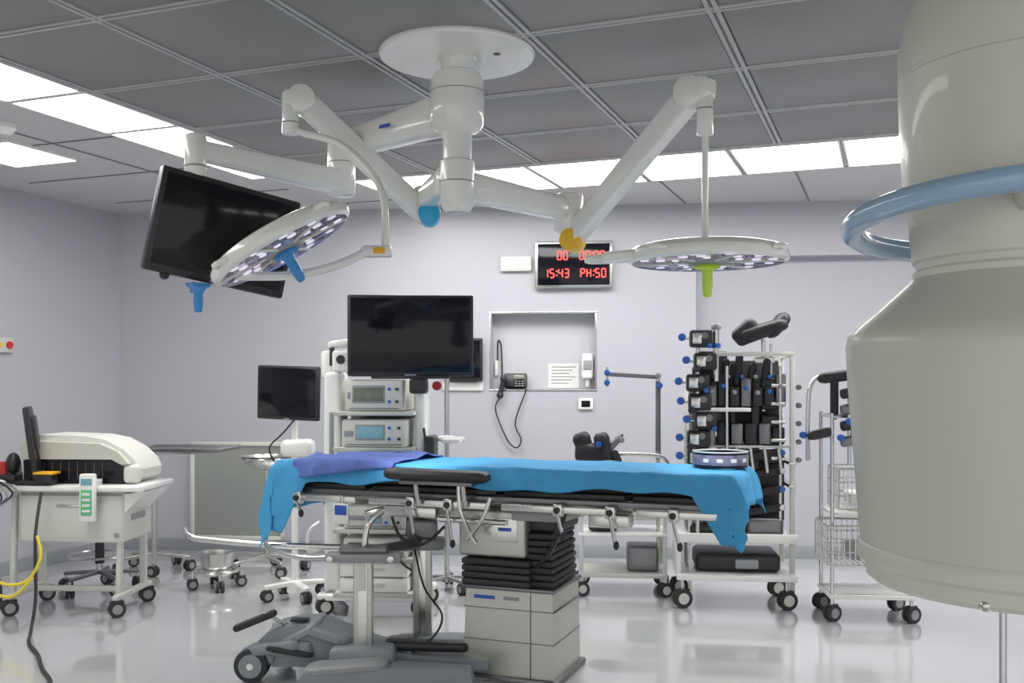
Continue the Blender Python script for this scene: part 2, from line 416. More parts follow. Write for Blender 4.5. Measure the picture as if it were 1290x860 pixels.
b.tube([(3.44,-.04,1.36),(3.40,-.03,1.25),(3.50,-.03,1.0),(3.58,-.03,.93),(3.62,-.03,1.0),(3.57,-.03,1.15),(3.66,-.02,1.42),(3.63,.04,1.46)],.006,m_blk,8)
b.tube([(3.44,.14,1.48),(3.43,.14,1.8),(3.40,.145,1.84),(3.40,.14,1.6)],.006,m_blk,6)
b.bx(3.375,3.405,.12,.149,1.55,1.68,m_white,.004)
b.done()
b=W('notice_sheet'); b.bx(3.84,4.11,.144,.149,1.44,1.655,m_paper,0)
for i in range(6): b.bx(3.87,4.08-.03*(i%3),.142,.144,1.62-.028*i,1.628-.028*i,m_gry,0)
b.done()
b=W('soap_dispenser'); b.bx(4.135,4.235,.04,.149,1.52,1.74,m_white,.025); b.bx(4.15,4.22,.03,.06,1.60,1.68,m_gry,.004); b.cyl((4.185,.09,1.53),(4.185,.09,1.455),.02,m_white2); b.done()
b=W('thermostat'); b.bx(4.11,4.235,-.025,-.002,1.26,1.355,m_white,.008); b.bx(4.135,4.21,-.028,-.02,1.28,1.335,m_scr,.002); b.done()
b=W('wall_vent_grille'); gu=1.10
b.bx(gu-.40,gu+.40,-.012,-.002,.13,.93,m_mesh,0)
for q in [(gu-.43,gu+.43,.93,.965),(gu-.43,gu+.43,.10,.135),(gu-.43,gu-.395,.10,.96),(gu+.395,gu+.43,.10,.96)]: b.bx(q[0],q[1],-.03,-.002,q[2],q[3],m_white2,.004)
b.done()
b=W('wall_display_screen'); b.bx(2.98,3.29,-.07,-.03,1.50,1.87,m_blk,.01); b.bx(3.0,3.27,-.073,-.06,1.53,1.85,m_scr,.002); b.bx(3.04,3.2,-.035,-.002,1.6,1.75,m_gry,.004)
b.bx(2.94,3.29,-.02,-.002,1.42,1.49,m_white,.005); b.done()
b=B('emergency_switch_box',(-3.52,8.9,0),lw); b.bx(1.22,1.40,.002,.04,1.72,1.84,m_beige,.008); b.cyl((1.27,.04,1.78),(1.27,.055,1.78),.028,m_redp); b.cyl((1.35,.04,1.78),(1.35,.05,1.78),.015,m_yel); b.done()

# ------------------------------------------------------------------ operating table (local x along length, -y toward viewer)
TL=(-.09,5.25,0);TR=-20.9
b=B('operating_table',TL,TR)
HW=.27; E0=-1.15; E1=1.27
# mattress sections
for x0,x1 in [(E0+.01,-.62),(-.60,.12),(.14,.78),(.80,E1-.01)]:
    b.bx(x0,x1,-HW,HW,.955,1.055,m_pad,.03)
    b.bx(x0+.01,x1-.01,-HW+.01,HW-.01,.925,.955,m_blk,.006)
# side frames + rails
for s_ in (-1,1):
    b.bx(E0+.04,E1-.05,s_*HW-.012,s_*HW+.012,.895,.925,m_dsteel,.004)
    for x0,x1 in [(E0+.06,-.66),(-.58,.1),(.16,.74),(.84,E1-.04)]:
        b.bx(x0,x1,s_*(HW+.045)-.006,s_*(HW+.045)+.006,.862,.895,m_steel,.003)
        for xx in (x0+.06,x1-.06): b.cyl((xx,s_*HW,.88),(xx,s_*(HW+.045),.88),.010,m_steel,seg=10)
b.bx(-.60,.80,-.20,.20,.86,.925,m_steel2,.01)
b.prism([(-.5,.86),(.62,.86),(.40,.79),(-.30,.79)],'y',-.17,.17,m_steel2)
b.bx(E0+.05,-.6,-.2,-.16,.87,.92,m_white2,.006); b.bx(E0+.05,-.6,.16,.2,.87,.92,m_white2,.006)
b.bx(.8,E1-.05,-.2,-.16,.87,.92,m_steel2,.006); b.bx(.8,E1-.05,.16,.2,.87,.92,m_steel2,.006)
b.bx(-.78,-.69,-.338,-.325,.75,.86,m_white,.006); b.bx(-.77,-.70,-.341,-.335,.80,.85,m_lbl,.001)
b.bx(-.745,-.725,-.332,-.318,.84,.90,m_steel,.002)
# transverse hardware under the seat section
b.bx(-.50,-.20,-.31,-.20,.80,.86,m_steel,.012); b.cyl((-.50,-.26,.83),(-.62,-.28,.80),.022,m_steel,bev=.005)
b.cyl((-.18,-.30,.80),(.18,-.30,.80),.014,m_steel); b.bx(.20,.44,-.29,-.20,.81,.86,m_gry,.012); b.bx(.60,.80,-.30,-.2,.80,.865,m_steel,.01)
# clamps on the near rail
for xx,hh in [(-1.0,.05),(-.33,.14),(-.12,.16),(.46,.09),(.72,.12),(1.02,.11)]:
    b.box((xx,-HW-.055,.88),(.05,.045,.065),m_steel,.01)
    b.cyl((xx,-HW-.09,.88),(xx,-HW-.06,.88),.016,m_blk,bev=.004)
    b.bar((xx,-HW-.075,.86),(xx+.03,-HW-.085,.86-hh),.012,.018,m_steel,cap=.01)
    b.sph((xx+.035,-HW-.086,.86-hh-.01),(.014,.014,.022),m_blk)
# arm board lying on the near rail
b.bar((-.40,-.39,1.035),(.09,-.40,1.03),.13,.06,m_pad,.12,.06,cap=.035,pw=.7)
b.bx(-.35,.05,-.43,-.35,.985,1.005,m_dsteel,.004)
b.cyl((-.28,-.38,1.0),(-.28,-.34,.87),.013,m_steel); b.cyl((-.02,-.38,1.0),(-.02,-.34,.87),.013,m_steel)
b.tube([(-.05,-.36,.99),(-.04,-.36,.86),(.02,-.37,.74),(.05,-.37,.70)],.012,m_steel,8)
b.tube([(.12,-.36,.93),(.08,-.37,.82),(.0,-.37,.72)],.011,m_steel,8)
# column head
cx=.17
b.bx(cx-.26,cx+.10,-.275,.17,.62,.86,m_steel2,.02)
b.bx(cx-.18,cx+.06,-.281,-.270,.70,.82,m_steel,.004)
b.bx(cx-.04,cx+.03,-.285,-.279,.755,.772,m_lbl,.001)
b.bx(cx-.05,cx+.24,-.20,.18,.74,.82,m_blk,.02)
# bellows
for i in range(8):
    z=.475+i*.034; w=.235-.002*i
    b.box((cx+.004*(i%2),-.04,z+.017),(2*w,.40,.032),m_rub,.013)
b.bx(cx-.20,cx+.21,-.21,.12,.44,.74,m_blk,.01)
for i in range(4):
    z=.475+i*.034; b.box((cx-.06,-.06,z+.017),(.37,.44,.032),m_rub,.013)
# steel base
b.prism([(cx-.24,.02),(cx+.245,.02),(cx+.235,.47),(cx-.225,.47)],'y',-.255,.18,m_steel2)
b.bx(cx-.24,cx+.25,-.27,.19,.455,.475,m_dsteel,.006)
for z in (.36,.20): b.bx(cx-.240,cx+.246,-.259,.184,z,z+.004,m_dsteel,.001)
b.bx(cx+.12,cx+.124,-.26,-.25,.03,.45,m_dsteel,.001)
b.bx(cx-.18,cx-.07,-.261,-.254,.408,.424,m_lbl,.001); b.bx(cx-.02,cx+.06,-.261,-.254,.408,.424,m_gry,.001)
b.bx(cx-.26,cx+.27,-.28,.22,.0,.03,m_dsteel,.012)
b.tube([(.48,-.27,.88),(.44,-.26,.75),(.36,-.24,.62),(.26,-.22,.55),(.12,-.2,.50)],.012,m_blk,8)
b.tube([(-.5,-.26,.88),(-.42,-.28,.70),(-.3,-.25,.66),(-.2,-.2,.75)],.008,m_blk,8)
b.done()

def drape(name,a0,a1,hw,l0,l1,zt,hF,hB,mat,seed,na=150,nb=70,am=.004):
    b=B(name,TL,TR);vs=[];fs=[]
    for i in range(na):
        a=a0+(a1-a0)*i/(na-1)
        bm0=-hw-hF(a);bm1=hw+hB(a)
        for j in range(nb):
            t=j/(nb-1);w_=bm0+(bm1-bm0)*t
            dl=max(0,l0-a);dr=max(0,a-l1);da=dl+dr;sx=1 if dr>0 else -1
            db=max(0,abs(w_)-hw);sy=1 if w_>0 else -1
            drop=math.hypot(da,db) if (da and db) else da+db
            x=min(max(a,l0),l1);y=min(max(w_,-hw),hw)
            x+=sx*(min(da,.03)*.5+.08*da) if da else 0
            y+=sy*(min(db,.03)*.5+.06*db) if db else 0
            k=min(1,drop/.15)
            if db: y+=sy*k*.010*(1+math.sin(a*23+seed+math.sin(a*7)*2))
            if da: x+=sx*k*.012*(1+math.sin(w_*30+seed+a*3)); 
            if da and db: x+=sx*.03*k*math.sin(db/(da+.02)*2);
            nzv=noise.noise(V((x*4+seed,y*5,seed)))*am+noise.noise(V((x*13,y*13+seed,2)))*am*.5
            # diagonal creases
            nzv+=am*.9*max(0,math.sin(x*9+y*6+seed)**9)
            z=zt-drop+(nzv if drop<.02 else 0)
            y+= (nzv*2*sy if db>.02 else 0)
            vs.append((x,y,z))
    for i in range(na-1):
        for j in range(nb-1): fs.append((i*nb+j,(i+1)*nb+j,(i+1)*nb+j+1,i*nb+j+1))
    b.raw(vs,fs,mat); return b.done(solid=.003,angle=60)
def hF(a):
    h=.095+.012*math.sin(a*6)+.008*math.sin(a*17)
    if a<-.96: h+=min(1,(-.96-a)/.14)*.29
    if a>1.10: h+=min(1,(a-1.10)/.14)*.20
    return h
drape('surgical_drape',E0-.30,E1+.18,HW+.012,E0-.015,E1+.015,1.066,hF,lambda a:.16+.02*math.sin(a*5),m_drape,1.3,am=.006)
drape('folded_cloth',-1.05,-.44,HW+.03,-2,2,1.082,lambda a:.075+.03*math.sin(a*5+1)-.06*max(0,(a+.7)),lambda a:.05,m_cloth,5.1,60,50,.014)
b=B('tape_roll',(1.035,4.93,0)); 
b.lathe([(.085,1.075),(.13,1.075),(.135,1.08),(.135,1.145),(.13,1.15),(.122,1.15),(.12,1.145),(.12,1.085),(.085,1.08)],(0,0,0),m_scr,40)
b.lathe([(.137,1.09),(.138,1.095),(.138,1.135),(.137,1.14)],(0,0,0),m_clear,40)
for i in range(4):
    a=-2.3+i*.5; b.box((.139*math.cos(a),.139*math.sin(a),1.113),(.003,.03,.018),m_white2,.001,rot=(0,0,math.degrees(a)))
b.lathe([(.119,1.15),(.136,1.15),(.138,1.156),(.119,1.156),(.119,1.15)],(0,0,0),m_white,40)
b.done()

# ------------------------------------------------------------------ table transporter in the foreground
b=B('operating_table_transporter')
# posts
b.bx(-.79,-.695,4.93,5.0,.06,.66,m_steel2,.01); b.bx(-.765,-.72,4.925,4.935,.10,.62,m_steel,.003)
b.bx(-.765,-.725,4.922,4.93,.46,.60,m_paper,.001)
b.bx(-.53,-.43,5.30,5.37,.10,.76,m_steel2,.01); b.bx(-.50,-.46,5.295,5.303,.14,.72,m_steel,.003)
# top cradle brackets
b.bx(-.93,-.55,4.90,5.02,.60,.645,m_gry,.015); b.bx(-.86,-.62,4.91,5.01,.645,.68,m_dsteel,.012)
b.bx(-.60,-.36,5.26,5.40,.60,.66,m_gry,.015); b.bx(-.56,-.40,5.28,5.38,.66,.76,m_dsteel,.012)
b.bar((-.74,5.0,.64),(-.48,5.30,.64),.05,.05,m_dsteel)
b.tube([(-.74,4.96,.66),(-.72,4.97,.78),(-.66,5.02,.84)],.016,m_steel,10)
for x in (-.90,-.60): b.cyl((x,4.885,.622),(x,4.90,.622),.018,m_steel,bev=.004)
# long push bar
b.tube([(-1.85,5.62,.66),(-1.80,5.55,.635),(-1.70,5.52,.62),(-1.2,5.42,.60),(-.48,5.33,.60)],.018,m_steel,12)
b.tube([(-.86,4.97,.62),(-1.05,5.05,.60),(-1.25,5.25,.60),(-1.35,5.44,.61)],.014,m_steel,10)
# main base
pts=[(-1.28,.14),(-1.27,.20),(-1.2,.255),(-1.08,.28),(-.95,.27),(-.85,.225),(-.68,.16),(-.45,.12),(-.12,.10),(-.12,.055),(-1.2,.07)]
b.prism(pts,'y',4.97,5.22,m_gblue)
b.bx(-1.24,-1.0,4.94,5.0,.12,.20,m_gblue,.03)
b.bar((-1.22,5.10,.15),(-1.0,5.10,.26),.30,.06,m_gry,cap=.04,pw=.6)
b.bar((-1.0,5.08,.25),(-.84,5.05,.21),.26,.07,m_gblue,cap=.05,pw=.6)
b.bx(-1.12,-1.03,5.0,5.06,.285,.30,m_blk,.006)
pts=[(-1.05,.03),(-1.0,.10),(-.92,.125),(-.7,.13),(-.35,.11),(-.20,.10),(-.18,.03)]
b.prism(pts,'y',4.74,4.90,m_gblue)
b.bar((-.95,4.82,.105),(-.65,4.82,.13),.17,.05,m_gry,cap=.05,pw=.6)
b.bx(-.90,-.58,4.86,5.06,.10,.19,m_gblue,.03)
b.bx(-.62,-.22,5.2,5.40,.07,.14,m_gblue,.03)
b.bx(-.66,-.50,5.0,5.3,.10,.15,m_dsteel,.02)
b.bar((-.62,5.02,.17),(-.25,5.06,.15),.10,.05,m_blk,cap=.03)
# pedal lever
b.bar((-1.37,4.95,.27),(-1.20,4.98,.335),.045,.035,m_rub,cap=.02)
b.bar((-1.22,4.98,.325),(-1.12,5.04,.25),.02,.02,m_steel)
b.bar((-1.18,4.93,.17),(-1.03,4.95,.14),.05,.03,m_rub)
# big casters
for (x,y,r_) in [(-1.30,4.97,.085),(-1.28,5.42,.075),(-.26,4.82,.05),(-.26,5.50,.05)]:
    if r_>.07:
        b.cyl((x,y-.045,r_),(x,y-.015,r_),r_,m_rub,seg=32,bev=.01); b.cyl((x,y+.015,r_),(x,y+.045,r_),r_,m_rub,seg=32,bev=.01)
        b.cyl((x,y-.052,r_),(x,y-.044,r_),r_*.68,m_gblue,seg=28); b.cyl((x,y-.056,r_),(x,y-.05,r_),r_*.2,m_steel,seg=16)
        b.box((x+.03,y,r_*1.5),(r_*1.9,.05,r_*1.0),m_gblue,.02); b.bar((x+.02,y,.16),(x+.2,y if y<5.2 else 5.2,.18),.10,.06,m_gblue)
    else: b.caster(x,y,r_,.10)
b.tube([(-.52,5.27,.62),(-.46,5.2,.42),(-.36,5.1,.30),(-.40,5.05,.2),(-.5,5.0,.16)],.006,m_blk,6)
b.done()

# ------------------------------------------------------------------ endoscopy tower
b=B('endoscopy_tower',(-.90,6.30,0),-4)
# local x: -.35..+.37, y 0..0.5
for x in (-.275,.30):
    b.bx(x-.055 if x<0 else x-.035,x+.055 if x<0 else x+.035,.10,.34,.13,1.56 if x<0 else 1.46,m_white,.03)
b.bx(-.29,-.26,.095,.105,1.0,1.3,m_gry,.004)
for z in (.14,.36,.545,.83,1.065,1.295):
    b.bx(-.24,.28,.0,.48,z-.012,z+.012,m_white,.006)
    b.bx(-.24,.28,-.006,.004,z-.014,z+.014,m_steel2,.002)
b.bx(-.23,.27,.44,.47,.14,1.50,m_gry,.004)
def device(x0,x1,z0,z1,mat,scr,sx0,sx1,y=.02,knobs=4):
    b.bx(x0,x1,y,.44,z0,z1,mat,.012); b.bx(x0+.008,x1-.008,y-.006,y+.01,z0+.008,z1-.008,m_white2,.006)
    h=z1-z0
    b.bx(sx0,sx1,y-.011,y,z0+h*.25,z1-h*.18,m_gry,.004); b.bx(sx0+.01,sx1-.01,y-.014,y-.005,z0+h*.32,z1-h*.25,scr,.001)
    n=knobs
    for i in range(n):
        xx=sx1+.03+(x1-sx1-.05)*(i%2)/1.0*.7; zz=z0+h*(.3+.4*(i//2)/max(1,(n//2)-1+.001 if n>2 else 1))
        b.cyl((xx,y-.02,zz),(xx,y,zz),.010,m_blk if i%2 else m_blue,seg=12)
    b.bx(x0+.02,sx0-.015,y-.012,y,z0+h*.4,z0+h*.6,m_gry,.002) if sx0-x0>.05 else None
    b.bx(x0+.03,x1-.03,y-.009,y,z0+.014,z0+.020,m_dsteel,.001)
device(-.17,.21,1.31,1.51,m_beige,m_disp2,-.12,.09)
device(-.19,.23,1.08,1.255,m_white2,m_disp,-.10,.09)
device(-.19,.23,.845,1.045,m_white2,m_disp2,-.12,.04)
device(-.18,.23,.56,.70,m_white2,m_disp,-.02,.07)
device(-.18,.23,.375,.50,m_white2,m_scr,-.15,-.05)
for i in range(2): b.bx(-.20,.24,.01,.42,.155+i*.10,.245+i*.10,m_white,.01); 
for i in range(2): b.bx(-.05,.09,-.005,.012,.195+i*.1,.21+i*.1,m_steel,.004)
b.tube([(.24,-.0,.66),(.24,-.06,.5),(.2,-.05,.38),(.27,.0,.30)],.008,m_blk,8)
for i in range(5): b.tube([(.33+.012*i,.08,1.2-.05*i),(.36+.01*i,.04,1.0),(.35,.05,.85),(.33+.02*i,.1,.6)],.009,m_blk,6)
b.bx(.335,.40,.05,.25,.85,1.15,m_blk,.02)
b.bx(.25,.36,-.02,.10,1.42,1.52,m_blk,.02)
b.cyl((.40,.2,1.47),(.40,.17,1.47),.03,m_redp)
# base
b.bx(-.36,.36,.03,.12,.09,.14,m_white,.02); b.bx(-.36,.36,.40,.50,.09,.14,m_white,.02); b.bx(-.33,-.23,.05,.48,.09,.14,m_white,.02); b.bx(.24,.34,.05,.48,.09,.14,m_white,.02)
for x in (-.31,.31):
    for y in (.06,.46): b.caster(x,y,.055,.12,ang=.5,hub=m_white2)
# handle
b.tube([(-.33,.12,.80),(-.36,.02,.80),(-.36,-.08,.80),(-.30,-.10,.80),(-.2,-.08,.80)],.014,m_steel,8)
b.tube([(-.33,.1,.42),(-.40,.0,.42),(-.38,-.05,.55),(-.33,.0,.60)],.012,m_white,8)
# top arm head
b.bar((-.30,.22,1.58),(-.16,.22,1.68),.12,.12,m_white,cap=.04); b.cyl((-.31,.22,1.52),(-.31,.22,1.70),.065,m_white,bev=.02)
b.box((-.22,.15,1.63),(.12,.06,.14),m_white,.02); b.bar((-.28,.2,1.74),(-.12,.2,1.76),.10,.05,m_white)
b.bar((-.16,.22,1.66),(.25,.20,1.70),.06,.06,m_white)
b.cyl((-.22,.115,1.64),(-.22,.125,1.64),.03,m_blk,seg=16); b.bx(-.30,-.27,.14,.16,1.60,1.72,m_blk,.004)
# main monitor
monitor(b,(.25,.05,1.79),(1,.10,0),(0,-.03,1),.80,.52,.05,.022)
b.bx(.15,.34,.07,.2,1.62,1.85,m_blk,.01)
b.bx(.0,.5,.02,.08,1.515,1.535,m_blk,.006)
# keyboard / side shelf
b.bx(.44,.56,.1,.4,1.10,1.13,m_white,.01); b.bx(.38,.44,.2,.24,1.11,1.125,m_steel,.004)
b.done()
b=B('equipment_pole',(-.47,7.15,0))
b.cyl((0,0,.08),(0,0,1.60),.018,m_steel); b.lathe([(0,.08),(.03,.09),(.05,.06),(0,.06)],(0,0,0),m_steel,16)
for i in range(5):
    a=2*math.pi*i/5+.3; b.bar((0,0,.09),(.22*math.cos(a),.22*math.sin(a),.085),.03,.025,m_gry,cap=.01); b.caster(.22*math.cos(a),.22*math.sin(a),.04,.09,a)
b.bx(-.06,.06,-.1,-.02,1.08,1.11,m_white,.01); b.done()
b=B('secondary_monitor',(-1.55,6.8,0))
monitor(b,(.02,0,1.42),(.9,-.32,-.03),(-.06,0,1),.48,.37,.045,.018)
b.cyl((.05,.05,.12),(.05,.05,1.35),.022,m_white); b.bx(-.04,.18,-.02,.16,.98,1.1,m_white,.04)
b.tube([(.1,-.02,1.28),(.0,-.08,1.15),(-.1,-.05,1.05),(-.08,0,.95)],.006,m_blk,6)
b.bar((.05,.05,.12),(.05,.05,.05),.1,.1,m_white,cap=.01)
for i in range(4):
    a=2*math.pi*i/4+.6; b.bar((.05,.05,.11),(.05+.20*math.cos(a),.05+.20*math.sin(a),.10),.05,.035,m_white,cap=.02); b.caster(.05+.20*math.cos(a),.05+.20*math.sin(a),.04,.09,a)
b.done()

# ------------------------------------------------------------------ bowl stand, instrument tray table
def starbase(b,x,y,R,n,ph,top=.11,mat=None):
    for i in range(n):
        a=2*math.pi*i/n+ph; ex=x+R*math.cos(a);ey=y+R*math.sin(a)
        b.bar((x,y,top+.02),(ex,ey,top),.04,.03,mat or m_steel,.03,.025,cap=.012); b.caster(ex,ey,.042,top,a+1)
b=B('bowl_stand',(-1.93,7.8,0))
b.lathe([(.02,.80),(.10,.815),(.165,.86),(.185,.905),(.20,.91),(.20,.918),(.18,.915),(.155,.87),(.09,.83),(0,.825)],(0,0,0),m_steel,36)
pts=[(.19*math.cos(i*math.pi/6),.19*math.sin(i*math.pi/6),.895) for i in range(12)]; b.tube(pts,.008,m_steel,8,closed=True,sm=3)
b.cyl((0,0,.12),(0,0,.81),.016,m_steel); starbase(b,0,0,.30,5,.3); b.done()
b=B('kick_bucket_stand',(-2.14,7.2,0)); 
b.lathe([(0,.10),(.10,.10),(.125,.26),(.13,.265),(.12,.26),(.10,.11),(0,.11)],(0,0,0),m_steel,32)
pts=[(.15*math.cos(i*math.pi/6),.15*math.sin(i*math.pi/6),.13) for i in range(12)]; b.tube(pts,.012,m_steel,8,closed=True,sm=3)
for i in range(4): a=math.pi*i/2+.4; b.caster(.17*math.cos(a),.17*math.sin(a),.04,.13,a)
b.done()
b=B('instrument_tray_table',(-2.60,7.85,0),-6)
b.bx(-.36,.38,-.22,.22,.955,.975,m_dsteel,.006); b.tube([(-.36,-.22,.98),(.38,-.22,.98),(.38,.22,.98),(-.36,.22,.98)],.008,m_steel,8,closed=True,sm=1)
b.cyl((-.24,0,.12),(-.24,0,.955),.022,m_steel); b.bx(-.30,.2,-.03,.03,.925,.955,m_steel,.006)
starbase(b,-.24,0,.28,5,.1); b.done()
b=B('surgeon_stool',(-2.95,7.1,0))
b.lathe([(0,.50),(.16,.50),(.175,.52),(.175,.56),(.16,.58),(0,.585)],(0,0,0),m_pad,32); b.cyl((0,0,.12),(0,0,.5),.022,m_steel); b.cyl((0,0,.2),(0,0,.36),.032,m_blk)
starbase(b,0,0,.26,5,.5,.12,m_dsteel)
pts=[(.2*math.cos(i*math.pi/6),.2*math.sin(i*math.pi/6),.26) for i in range(12)]; b.tube(pts,.009,m_steel,8,closed=True,sm=3)
b.done()

# ------------------------------------------------------------------ left equipment cart with scanner
b=B('anesthesia_cart',(-2.92,6.55,0),-3)
b.bx(-.66,.60,-.28,.26,.80,.84,m_white,.015)
b.bx(-.22,.46,-.22,.22,.47,.80,m_white2,.02)
b.bx(.46,.47,-.1,.1,.6,.64,m_gry,.004); b.bx(-.21,.45,-.225,-.215,.77,.785,m_gry,.001)
b.bx(-.10,.34,-.224,-.215,.50,.74,m_white2,.004); b.bx(.03,.19,-.232,-.222,.70,.715,m_steel,.003)
b.cyl((.42,-.222,.52),(.42,-.23,.52),.016,m_gry)
b.prism([(.46,.78),(.60,.80),(.46,.66)],'y',-.2,.2,m_white)
for x in (-.28,.42):
    b.bar((x,-.15,.78),(x-.02,-.15,.13),.045,.035,m_white2,cap=.01); b.bar((x,.18,.78),(x,.18,.13),.045,.035,m_white2,cap=.01)
    b.bar((x-.0,-.22,.125),(x,.24,.125),.045,.035,m_white2)
    for y in (-.22,.24): b.caster(x,y,.052,.12,.6)
b.bar((-.28,.02,.13),(.42,.02,.13),.045,.035,m_white2)
b.tube([(-.62,-.3,.80),(-.64,-.34,.70),(-.5,-.36,.62),(-.45,-.3,.6)],.016,m_steel,8)
# scanner body with curved hood
DX=.16
def sh(l): return [(x*.95+DX,z) for x,z in l]
prof=[(-.42,.845),(-.42,1.10),(-.40,1.14),(-.30,1.155),(.02,1.145),(.16,1.12),(.28,1.06),(.36,.99),(.39,.93),(.38,.875),(.33,.845)]
b.prism(sh(prof),'y',-.14,.22,m_white2)
b.prism(sh([(-.40,.845),(-.40,.99),(-.36,1.0),(.20,1.0),(.27,.96),(.30,.93),(.30,.845)]),'y',-.165,-.139,m_scr)
b.prism(sh([(-.41,1.0),(.22,1.0),(.29,.965),(.34,.97),(.26,1.05),(.14,1.10),(-.3,1.115),(-.41,1.11)]),'y',-.19,-.139,m_beige)
b.bx(.28+DX,.38+DX,-.19,-.1,.845,.965,m_white2,.03)
for i in range(9): b.bx(-.14+i*.055,-.137+i*.055,-.168,-.164,.87,.98,m_dsteel,0)
# side screen (seen at an angle)
monitor(b,(-.13,-.24,1.17),(.40,-.9,0),(-.16,.05,1),.30,.34,.035,.015,scr=m_scr)
b.bar((-.12,-.2,1.02),(-.10,-.2,.86),.10,.04,m_blk); b.bx(-.22,-.02,-.28,-.12,.842,.87,m_blk,.01)
b.bx(-.08,.03,-.29,-.20,.85,.91,m_blk,.01); b.bx(-.09,.04,-.295,-.19,.91,.925,m_orange,.003)
b.sph((-.29,-.16,.97),(.045,.045,.07),m_blk); b.bx(-.44,-.25,-.22,.0,.845,.90,m_blk,.02); b.cyl((-.36,-.15,.9),(-.36,-.15,.98),.022,m_redp)
b.box((-.42,.02,.90),(.12,.12,.10),m_dsteel,.02)
b.tube([(-.46,-.2,.93),(-.36,-.25,1.0),(-.38,-.27,.9),(-.28,-.27,.86)],.008,m_white,8)
for i in range(5):
    b.tube([(-.44+.03*i,-.25,.86),(-.36+.04*i,-.31,.83),(-.31+.03*i,-.32,.74+.01*i),(-.42,-.31,.70-.01*i),(-.46,-.29,.78),(-.36,-.3,.80)],.006,m_blk if i%2 else m_gry,6)
# remote pendant on front
b.bx(.225,.325,-.33,-.285,.62,.92,m_white,.012); b.bx(.24,.31,-.335,-.325,.85,.89,m_disp,.002); b.bx(.24,.31,-.335,-.325,.66,.82,m_green,.002)
for i in range(4): b.bx(.25,.30,-.338,-.33,.68+i*.035,.695+i*.035,m_white,.001)
b.bx(.23,.32,-.29,-.2,.84,.88,m_white,.006)
b.done()
b=B('yellow_gas_hose')
b.tube([(-3.40,6.1,.60),(-3.34,6.05,.47),(-3.22,6.02,.34),(-3.05,6.0,.27),(-2.93,6.02,.30),(-2.88,6.06,.43),(-2.92,6.1,.55)],.010,m_yhose,8)
b.tube([(-3.38,6.1,.5),(-3.3,6.05,.37),(-3.18,6.0,.25),(-3.02,5.98,.20),(-2.90,6.0,.31)],.010,m_yhose,8)
b.tube([(-3.40,6.1,.60),(-3.42,6.12,.8),(-3.42,6.22,.86)],.010,m_yhose,8)
b.done()
b=B('floor_power_cable')
b.tube([(-2.96,6.24,.80),(-2.93,6.1,.55),(-2.88,6.0,.2),(-2.86,5.9,.02),(-2.75,5.65,.012),(-2.58,5.4,.012),(-2.44,5.15,.012),(-2.28,4.9,.012),(-2.2,4.6,.012),(-2.15,4.2,.012)],.010,m_rub,8)
b.tube([(-3.35,6.15,.70),(-3.25,6.1,.50),(-3.12,6.05,.25),(-3.15,6.0,.06),(-3.4,5.9,.012),(-3.8,5.7,.012)],.010,m_rub,8)
b.done()

# ------------------------------------------------------------------ stirrup trolley behind table
def knob(b,p,mat=m_blue,r=.022): b.cyl(V(p)-V((0,.02,0)),V(p)+V((0,.02,0)),r,mat,seg=14,bev=.005)
b=B('leg_stirrup_trolley',(.80,7.1,0),-5)
b.bx(-.32,.30,-.2,.25,.42,.44,m_white,.006); b.bx(-.32,.30,-.2,.25,.13,.16,m_white2,.006)
for x in (-.30,.28):
    for y in (-.18,.23): b.bx(x-.014,x+.014,y-.014,y+.014,.1,.85,m_white2,.004); b.caster(x,y,.05,.11,.4,m_white2)
b.bx(-.25,-.05,-.15,.15,.45,.52,m_blk,.02); b.bx(.02,.24,-.12,.12,.16,.34,m_dsteel,.02); b.bx(-.2,.22,-.1,.1,.52,.56,m_steel2,.01)
pts=[(-.33,-.1,.84),(-.33,-.1,.94),(-.24,-.1,.98),(.20,-.1,.98),(.30,-.1,.93),(.30,-.1,.84),(.2,-.1,.80),(-.24,-.1,.80)]
b.tube(pts,.014,m_steel,10,closed=True)
b.bar((-.30,-.15,1.0),(-.12,-.18,.99),.13,.16,m_pad,.11,.12,pw=.8); b.bar((-.30,-.15,1.10),(-.25,-.15,.95),.11,.13,m_pad,.10,.10,pw=.8)
b.bar((-.16,-.18,1.10),(-.09,-.2,.86),.11,.11,m_pad,.10,.07,pw=.8); b.bar((-.04,-.15,1.10),(-.12,-.17,1.0),.05,.04,m_dsteel); 
b.bar((-.06,-.2,.98),(-.02,-.2,.86),.06,.06,m_blk)
knob(b,(-.02,-.17,1.09),m_gry); knob(b,(-.18,-.24,1.06)); knob(b,(-.05,-.22,.9))
b.cyl((-.1,-.15,.82),(-.1,-.15,1.05),.012,m_steel)
# pole with cross-bar
b.cyl((.24,-.05,.16),(.24,-.05,1.52),.014,m_steel); b.bx(.222,.258,-.068,-.032,.95,1.5,m_dsteel,.004)
b.bar((-.10,-.05,1.55),(.24,-.05,1.53),.026,.032,m_dsteel,cap=.01); knob(b,(-.12,-.05,1.56)); knob(b,(-.12,-.05,1.49)); knob(b,(.25,-.07,1.47)); knob(b,(.24,-.08,1.54),m_gry)
b.cyl((-.12,-.05,1.60),(-.12,-.05,1.46),.010,m_steel)
b.done()

# ------------------------------------------------------------------ accessory rack
b=B('surgical_accessory_rack',(1.49,6.75,0),-6)
